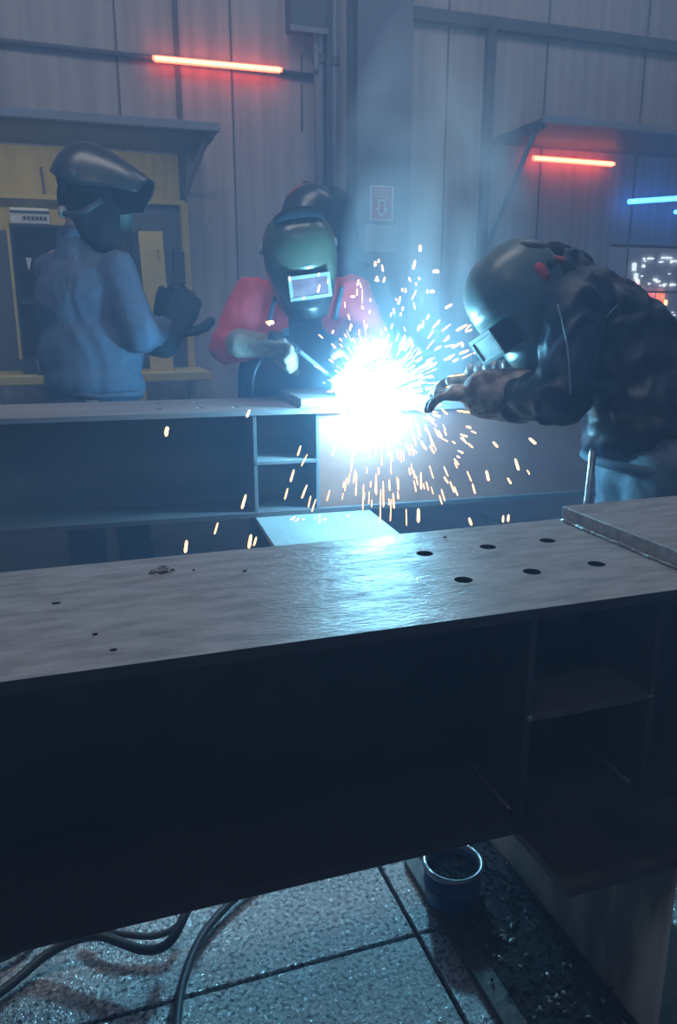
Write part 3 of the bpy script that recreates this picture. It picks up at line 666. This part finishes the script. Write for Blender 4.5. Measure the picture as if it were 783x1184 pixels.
tube(bm, pts, [.008+.012*math.sin(PI*i/16) for i in range(17)], 10); obj('sweatband', bm, 'black_cloth', mk, smooth=True)
bm = BM(); cap(bm, hc+UP*.05+FW*.06, hc-UP*.06+FW*.09, .105, .09); obj('hood', blob(bm, .014, 4), 'black_cloth', root, smooth=True)
glove(root, D(298, 399, 2.77), cd(.9, -.15, .25), cd(-.1, -.8, .3), 'glove_tan', .75, 1.25, 1, .07, label='pale leather glove gripping the torch')
glove(root, D(402, 415, 2.77), cd(.1, -.5, .6), cd(-.5, -.5, .2), 'glove_tan', .6, 1.2, -1, .06)
# torch
t_ = thing('welding_torch', D(330, 398, 2.70), 'welding torch held in the pale glove, thin nozzle pointing at the arc', 'torch')
obj('handle', tube(BM(), spline([D(312, 388, 2.72), D(328, 394, 2.71), D(345, 405, 2.69)]), [.018,.019,.020,.021,.022,.022,.021,.020,.019,.018,.017,.016,.015,.014,.013,.012,.012][:17], 14), 'cabinet_dark', t_, smooth=True)
obj('nozzle', tube(BM(), [D(345, 405, 2.69), D(350, 409, 2.69), D(389, 441, 2.64)], [.010, .0075, .0065], 12), 'pipe', t_, smooth=True)
obj('tip', tube(BM(), [D(389, 441, 2.64), D(394, 444, 2.63)], [.005, .003], 10), 'chrome', t_, smooth=True)
obj('trigger', B(-.012, .012, -.004, .004, -.006, .02, Matrix.Translation(D(330, 386, 2.69)) @ rotm(FW, UP).to_4x4()), 'cabinet_dark', t_, bevel=.002)
obj('torch_cable', tube(BM(), spline([D(312, 392, 2.74), D(302, 415, 2.78), D(294, 432, 2.85), D(292, 455, 2.98), D(292, 520, 3.0)], 8), .005, 8), 'pipe', t_, smooth=True)

# --- right welder, dark leather jacket, bent towards the arc
root = thing('person', Vector((D(760,560,2.1).x+.05, D(760,560,2.1).y, 0)), 'welder at right in a dark jacket bent towards the arc', 'person')
hips = D(762, 520, 2.12); hs = cd(0,0,1)
hs = Vector((hs.x, hs.y, 0)).normalized()
fx = root.location.x; fy = root.location.y
legs = legset(hips, hs, (fx+.02, fy+.14), (fx-.08, fy-.16), Vector((-.03,0,0)))
nsh, fsh = D(668, 352, 2.02), D(650, 345, 2.36)
arms = [(nsh, D(655, 462, 1.98), D(600, 458, 2.12)), (fsh, D(630, 455, 2.38), D(560, 440, 2.40))]
hf, hu = cd(-.74, -.58, .34), cd(-.58, .80, .10)
hc = D(604, 343, 2.20)
bodymesh(root, (hc, hf, hu), 1, D(648, 330, 2.2), D(690, 385, 2.17), hips, arms, legs)
bm = BM()
ell(bm, D(694, 385, 2.18), (.135,.185,.15), RY); ell(bm, D(718, 430, 2.17), (.155,.175,.17), RY); ell(bm, D(742, 480, 2.14), (.155,.17,.15), RY); ell(bm, D(735, 505, 2.13), (.14,.165,.085), RY)
cap(bm, D(672, 350, 2.06), D(664, 345, 2.32), .082, .078); cap(bm, D(668, 345, 2.18), D(648, 318, 2.18), .09, .075)
cap(bm, D(680, 350, 2.15), D(730, 400, 2.15), .10, .13)
cap(bm, D(664, 358, 2.01), D(652, 455, 1.96), .080, .066); cap(bm, D(652, 458, 1.96), D(603, 462, 2.10), .068, .062)
cap(bm, arms[1][0], arms[1][1], .075, .06); cap(bm, arms[1][1], arms[1][2], .06, .048)
# sleeve folds
for i in range(6):
    q = D(640-i*1.5+6*(i%2), 385+i*14, 1.955+.0*i); cap(bm, q, D(668, 380+i*15, 1.93), .016, .010, 10)
for i in range(5): cap(bm, D(612+i*8, 446, 2.06-.02*i), D(606+i*10, 485, 2.04-.02*i), .017, .012, 10)
obj('leather_jacket', blob(bm, .009, 3, .010, 12, (1,1,.9), 8), 'leather_jacket', root, smooth=True)
bm = BM(); tube(bm, spline([D(722, 346, 2.02), D(700, 368, 1.985), D(680, 400, 1.965)], 6), .0022, 6); obj('seam_piping', bm, 'piping', root, smooth=True)
bm = BM(); tube(bm, spline([D(645, 352, 1.945), D(656, 400, 1.90), D(660, 455, 1.885)], 6), .0022, 6); obj('seam_piping', bm, 'piping', root, smooth=True)
bm = BM(); tube(bm, spline([D(664, 318, 2.10), D(650, 306, 2.12), D(640, 300, 2.2)], 6), [.02]*13, 10); cap(bm, D(640,300,2.16), D(666,312,2.2), .05, .055); obj('collar', blob(bm, .01, 4), 'black_cloth', root, smooth=True)
legs_mesh(root, legs, hips+Vector((0,0,-.06)), 'denim', (.155,.17,.14), (.125,.098,.085), .009)
hx = Vector((FW.x, FW.y, 0)).normalized(); bc = D(745, 533, 2.13)
bm = BM(); tube(bm, [bc+RT*.158*math.cos(a)+hx*.178*math.sin(a)+Vector((0,0,-.012*math.cos(a))) for a in [i*2*PI/40 for i in range(41)]], .013, 8, caps=False); obj('belt', bm, 'denim', root, smooth=True)
boots(root, legs, Vector((-1,.2,0)).normalized())
mk, M_ = mask(root, hc, hf, hu, 1.03, 'mask_teal', frame_m='mask_teal', lens='frame_grey', boxm='mask_black', box_out=.052, wz=-.055, W2=.055, H2=.040, knob='olive_strap', label='grey green welding mask lowered over the face')
obj('cap', blob((lambda b: (cap(b, D(606, 288, 2.2), D(618, 292, 2.2), .03, .03), b)[1])(BM()), .008, 3), 'red_cap', root, smooth=True)
obj('ear_pad', blob((lambda b: (cap(b, D(622, 312, 2.08), D(628, 320, 2.08), .022, .02), b)[1])(BM()), .008, 3), 'red_cap', root, smooth=True)
bm = BM(); tube(bm, spline([D(590, 288, 2.14), D(610, 286, 2.10), D(632, 290, 2.12), D(640, 298, 2.18)], 6), .016, 8); obj('head_strap', bm, 'olive_strap', root, smooth=True)
bm = BM(); tube(bm, spline([D(628, 300, 2.12), D(645, 300, 2.10), D(662, 305, 2.14)], 6), .010, 8); obj('hood_brim', bm, 'red_cap', root, smooth=True)
bm = BM(); cap(bm, D(622, 318, 2.2), D(645, 330, 2.2), .085, .09); obj('hood', blob(bm, .012, 4, .004, 10), 'black_cloth', root, smooth=True)
glove(root, D(566, 456, 2.17), cd(-.95, .10, -.28), cd(-.1, -.9, -.4), 'glove_worn', .42, 1.15, -1, .085, .068, label='scuffed pale leather glove nearest the arc')
glove(root, D(566, 442, 2.40), cd(-.95, .05, -.1), cd(0, -1, 0), 'glove_worn', .45, 1.2, 1, .06)
# corrugated hose over his arm
bm = BM(); pts = spline([D(540, 430, 2.34), D(575, 423, 2.26), D(615, 425, 2.2), D(655, 436, 2.2), D(700, 470, 2.3)], 14)
tube(bm, pts, [.018+(.006 if (i//2) % 2 else 0) for i in range(len(pts))], 14)
tag(obj('corrugated_hose', bm, 'rim_metal', smooth=False), 'ribbed fume hose running behind the right welder\'s forearm', 'hose')
t_ = thing('welding_torch', D(505, 448, 2.45), 'torch held by the right welder close to the arc', 'torch')
obj('handle', tube(BM(), spline([D(548, 446, 2.38), D(520, 444, 2.43), D(495, 450, 2.5)]), .014, 12), 'cabinet_dark', t_, smooth=True)
obj('nozzle', tube(BM(), [D(495, 450, 2.5), D(470, 455, 2.55)], [.010, .008], 12), 'rim_metal', t_, smooth=True)
# handle hanging at the waist
tag(obj('hammer_handle', tube(BM(), spline([D(686, 520, 2.0), D(683, 550, 1.98), D(677, 600, 1.97)]), .010, 10), 'rim_metal', smooth=True), 'pale tool handle hanging beside the right welder\'s hip', 'tool handle')
# ------------------------------------------------------------------ arc, sparks, smoke
random.seed(5)
dA = (ARC-O).dot(FW)
t_ = thing('welding_arc', ARC, 'blinding white welding arc on the rear girder', 'arc')
bm = BM(); 
for i in range(26): v = Vector((random.gauss(0,1), random.gauss(0,1), random.gauss(0,1))).normalized(); ell(bm, ARC+v*.024, (.018+random.random()*.012,)*3, seg=10)
obj('arc_core', blob(bm, .013, 2),  'arc_core', t_, smooth=True)
bm = BM()
def streak(bm, p, v, ln, r):
    v = v.normalized(); x, y = frame(v); r *= .72
    rings = [[bm.verts.new(p+v*ln*t+(x*math.cos(k*PI/2.5)+y*math.sin(k*PI/2.5))*r*q) for k in range(5)] for t, q in ((-.48,.45),(-.36,.85),(.2,1),(.42,.9),(.49,.5))]
    va, vb = bm.verts.new(p-v*ln/2-v*r*.3), bm.verts.new(p+v*ln/2+v*r*.3)
    for a, b_ in zip(rings, rings[1:]):
        for k in range(5): bm.faces.new((a[k], a[(k+1)%5], b_[(k+1)%5], b_[k]))
    for k in range(5): bm.faces.new((va, rings[0][(k+1)%5], rings[0][k])); bm.faces.new((vb, rings[-1][k], rings[-1][(k+1)%5]))
for i in range(330):
    v = Vector((random.gauss(0,1), random.gauss(0,1), random.gauss(.12,.9))).normalized()
    R_ = .06+random.expovariate(1/.045)
    if R_ > .24: continue
    streak(bm, ARC+v*R_+RT*.01, v, random.uniform(.008, .05), random.uniform(.0006, .0014))
for i in range(110):   # dense fan up and to the right
    a = math.radians(random.gauss(38, 30)); v = (RT*math.cos(a)+UP*math.sin(a)-FW*random.gauss(0,.3)).normalized()
    streak(bm, ARC+v*random.uniform(.08,.22), v, random.uniform(.012, .06), random.uniform(.0006,.0013))
tag(obj('spark_spray', bm, 'spark_hot'), 'dense burst of fine white sparks round the arc', 'sparks', kind='stuff')
def spark(x, y, ang, ln, w, d, m, lab, grp):
    p = D(x, y, d); k_ = d/F; v = RT*math.cos(ang)-UP*math.sin(ang)-FW*random.uniform(-.3,.3)
    bm = BM(); streak(bm, Vector((0,0,0)), v, ln*k_, w*k_*.5)
    o = obj('welding_spark', bm, m); o.location = p; tag(o, lab, 'spark', grp)
down = ('orange white spark falling in front of the rear girder below the arc', 'sparks falling below the arc')
rt = ('spark flying outward between the arc and the right welder', 'sparks to the right of the arc')
ups = ('small spark drifting in the smoke above the arc', 'sparks above the arc')
lf = ('spark in front of the rear girder\'s left part or the red-sleeved welder', 'sparks left of the arc')
FIX = [(193,499,105,11,5,0),(282,580,105,17,4.5,3),(250,611,105,14,3,3),(215,632,100,15,5.5,3),(289,626,100,16,5.5,3),(295,626,108,11,3.5,3),(287,478,112,9,4,3),
 (346,521,108,12,3,0),(352,532,118,16,2,0),(338,550,105,15,3.5,0),(331,571,105,13,3,0),(358,580,102,14,2.5,0),(313,373,0,7,7,3),(310,374,40,6,4,3),(192,498,100,9,5,3),
 (486,287,90,7,5,2),(479,306,105,10,4.5,2),(504,314,0,7,6,2),(500,337,0,5,5,2),(519,354,150,9,4,2),(434,305,90,6,4,2),(436,324,0,5,4,2),(408,343,0,5,4,2),(419,342,90,16,1.5,2),(474,323,70,5,3,2),(479,341,115,12,2,2),
 (534,379,150,15,4,1),(516,379,140,14,2,1),(529,399,152,14,3.5,1),(537,407,160,11,4,1),(554,406,160,13,4.5,1),(522,412,152,8,3.5,1),(518,415,165,9,3.5,1),(528,434,170,22,2,1),(522,453,178,16,3,1),(546,463,8,18,3,1),(536,476,8,15,3.5,1),(554,480,8,16,3,1),(514,476,40,10,3,1),(503,478,55,9,3,1),
 (542,494,20,6,4,1),(573,514,50,8,4,0),(544,515,45,8,3,0),(616,510,45,10,5,0),(598,537,75,14,4.5,0),(611,546,60,6,2.5,0),(589,556,60,8,3.5,0),(564,550,78,12,4.5,0),(528,534,55,9,3,0),(548,565,75,12,3,0),(523,563,70,14,2.5,0),(516,555,60,9,3,0),
 (484,596,90,16,5.5,0),(544,603,70,9,4.5,0),(487,556,88,20,3,0),(470,598,90,20,2,0),(452,590,92,26,2,0),(440,585,92,40,2,0),(435,560,90,25,3,0),(420,575,92,30,2,0),(412,560,92,28,2,0),(407,535,95,22,2.5,0),(400,560,98,16,2,0),(582,600,95,8,3.5,0),(588,599,95,8,4,0),(628,613,60,6,1.5,0),
 (395,475,90,14,1.5,0),(440,497,90,14,3,0),(425,513,95,14,2.5,0),(434,512,95,12,2.5,0),(450,520,90,14,2,0),(472,519,70,16,2,0),(460,525,80,14,2,0),(498,470,60,10,3,0),(505,500,60,12,3,0),(490,515,60,12,4,0),(500,520,60,10,3,0)]
for x, y, a, ln, w, gk in FIX:
    lab = (down, rt, ups, lf)[gk]
    spark(x, y, math.radians(a), ln, w, {0:2.38,1:2.25,2:2.6,3:2.4}[gk]+random.uniform(-.08,.05), 'spark', *lab)
for i in range(72):
    x = random.gauss(455, 42); y = random.uniform(490, 585); a = math.atan2(y-380, (x-440)*.8)
    spark(x, y, a, random.uniform(6,18), random.uniform(1.2,3), random.uniform(2.25,2.45), 'spark', *down)
for i in range(48):
    r = random.uniform(60, 125); a = math.radians(random.uniform(-60, 42)); x = 440+r*math.cos(a); y = 452+r*math.sin(a)
    spark(x, y, a+random.gauss(0,.15), random.uniform(4,13), random.uniform(1.5,3.5), random.uniform(2.35,2.6), 'spark', *rt)
for i in range(48):
    x = random.gauss(440, 42); y = random.uniform(300, 405)
    spark(x, y, random.uniform(1.2,1.9), random.uniform(3,9), random.uniform(1.5,3.5), random.uniform(2.4,2.7), 'spark', *ups)
for i in range(18):
    x = random.uniform(370, 412); y = random.uniform(380, 500)
    spark(x, y, math.atan2(y-452, x-438), random.uniform(3,9), random.uniform(1.5,3), random.uniform(2.3,2.45), 'spark', *lf)
# glowing slag drops on the bright seat plate
for i in range(14):
    p = PZ(350+random.gauss(0,1)*18, 600+random.gauss(0,2.5), .482); bm = BM(); ell(bm, Vector((0,0,0)), (random.uniform(.002,.007), .002, .0018), seg=8)
    o = obj('glowing_slag', bm, 'spark'); o.location = p; tag(o, 'glowing orange slag drop on the bright support plate', 'slag drop', 'glowing drops on the bright plate')
# haze and smoke
def vol(name, bm, dens, col, aniso=0, nz=None):
    m = bpy.data.materials.new(name); m.use_nodes = True; n = m.node_tree.nodes; L = m.node_tree.links; n.remove(n['Principled BSDF'])
    s = n.new('ShaderNodeVolumeScatter'); s.inputs['Color'].default_value = (*col, 1); s.inputs['Density'].default_value = dens; s.inputs['Anisotropy'].default_value = aniso
    L.new(s.outputs[0], n['Material Output'].inputs['Volume'])
    if nz:
        tc = n.new('ShaderNodeTexCoord'); mp = n.new('ShaderNodeMapping'); mp.inputs['Scale'].default_value = (1.2,1.2,.7); L.new(tc.outputs['Object'], mp.inputs[0])
        t = n.new('ShaderNodeTexNoise'); t.inputs['Scale'].default_value = nz; t.inputs['Detail'].default_value = 4; t.inputs['Distortion'].default_value = .8; L.new(mp.outputs[0], t.inputs['Vector'])
        mr = n.new('ShaderNodeMapRange'); 
        if nz < 0: t.inputs['Scale'].default_value = 6; mr.inputs['To Min'].default_value = dens*.4
        mr.inputs['From Min'].default_value = .47; mr.inputs['From Max'].default_value = .66; mr.inputs['To Max'].default_value = dens
        L.new(t.outputs['Fac'], mr.inputs[0])
        # fade towards the edge of the plume (local generated coordinates)
        g_ = n.new('ShaderNodeVectorMath'); g_.operation = 'SUBTRACT'; g_.inputs[1].default_value = (.5,.5,.5); L.new(tc.outputs['Generated'], g_.inputs[0])
        ln = n.new('ShaderNodeVectorMath'); ln.operation = 'LENGTH'; L.new(g_.outputs[0], ln.inputs[0])
        fd = n.new('ShaderNodeMapRange'); fd.inputs['From Min'].default_value = .5; fd.inputs['From Max'].default_value = .1; L.new(ln.outputs['Value'], fd.inputs[0])
        mu = n.new('ShaderNodeMath'); mu.operation = 'MULTIPLY'; L.new(mr.outputs[0], mu.inputs[0]); L.new(fd.outputs[0], mu.inputs[1])
        pw = n.new('ShaderNodeMath'); pw.operation = 'POWER'; L.new(fd.outputs[0], pw.inputs[0]); pw.inputs[1].default_value = 2.2 if nz < 0 else .8; L.new(pw.outputs[0], mu.inputs[1]); L.new(mu.outputs[0], s.inputs['Density'])
    MATS[name] = m
    return obj(name, bm, name)
h = vol('haze', B(-3.9, 7.9, -1.5, 5.19, .001, 4.3), .088, (.46,.66,1.0), .2); tag(h, 'thin blue welding haze filling the hall', 'haze', kind='stuff')
bm = BM(); bmesh.ops.create_icosphere(bm, subdivisions=3, radius=1, matrix=Matrix.Translation(ARC+Vector((.26,.16,.54))) @ Matrix.Rotation(.12, 4, 'Y') @ Matrix.Diagonal((.36,.34,.80,1)))
b2 = BM(); bmesh.ops.create_icosphere(b2, subdivisions=3, radius=.36, matrix=Matrix.Translation(ARC+Vector((0,.02,.05))))
h = vol('bloom_fume', b2, .75, (.75,.90,1.0), 0, -1); tag(h, 'dense fume right around the arc, added for its bloom', 'smoke', kind='stuff')  # fume ball added round the arc to give it a bloom
h = vol('smoke_plume', bm, 4.5, (.85,.93,1.0), .1, 3.2); tag(h, 'pale blue smoke rising from the arc', 'smoke', kind='stuff')
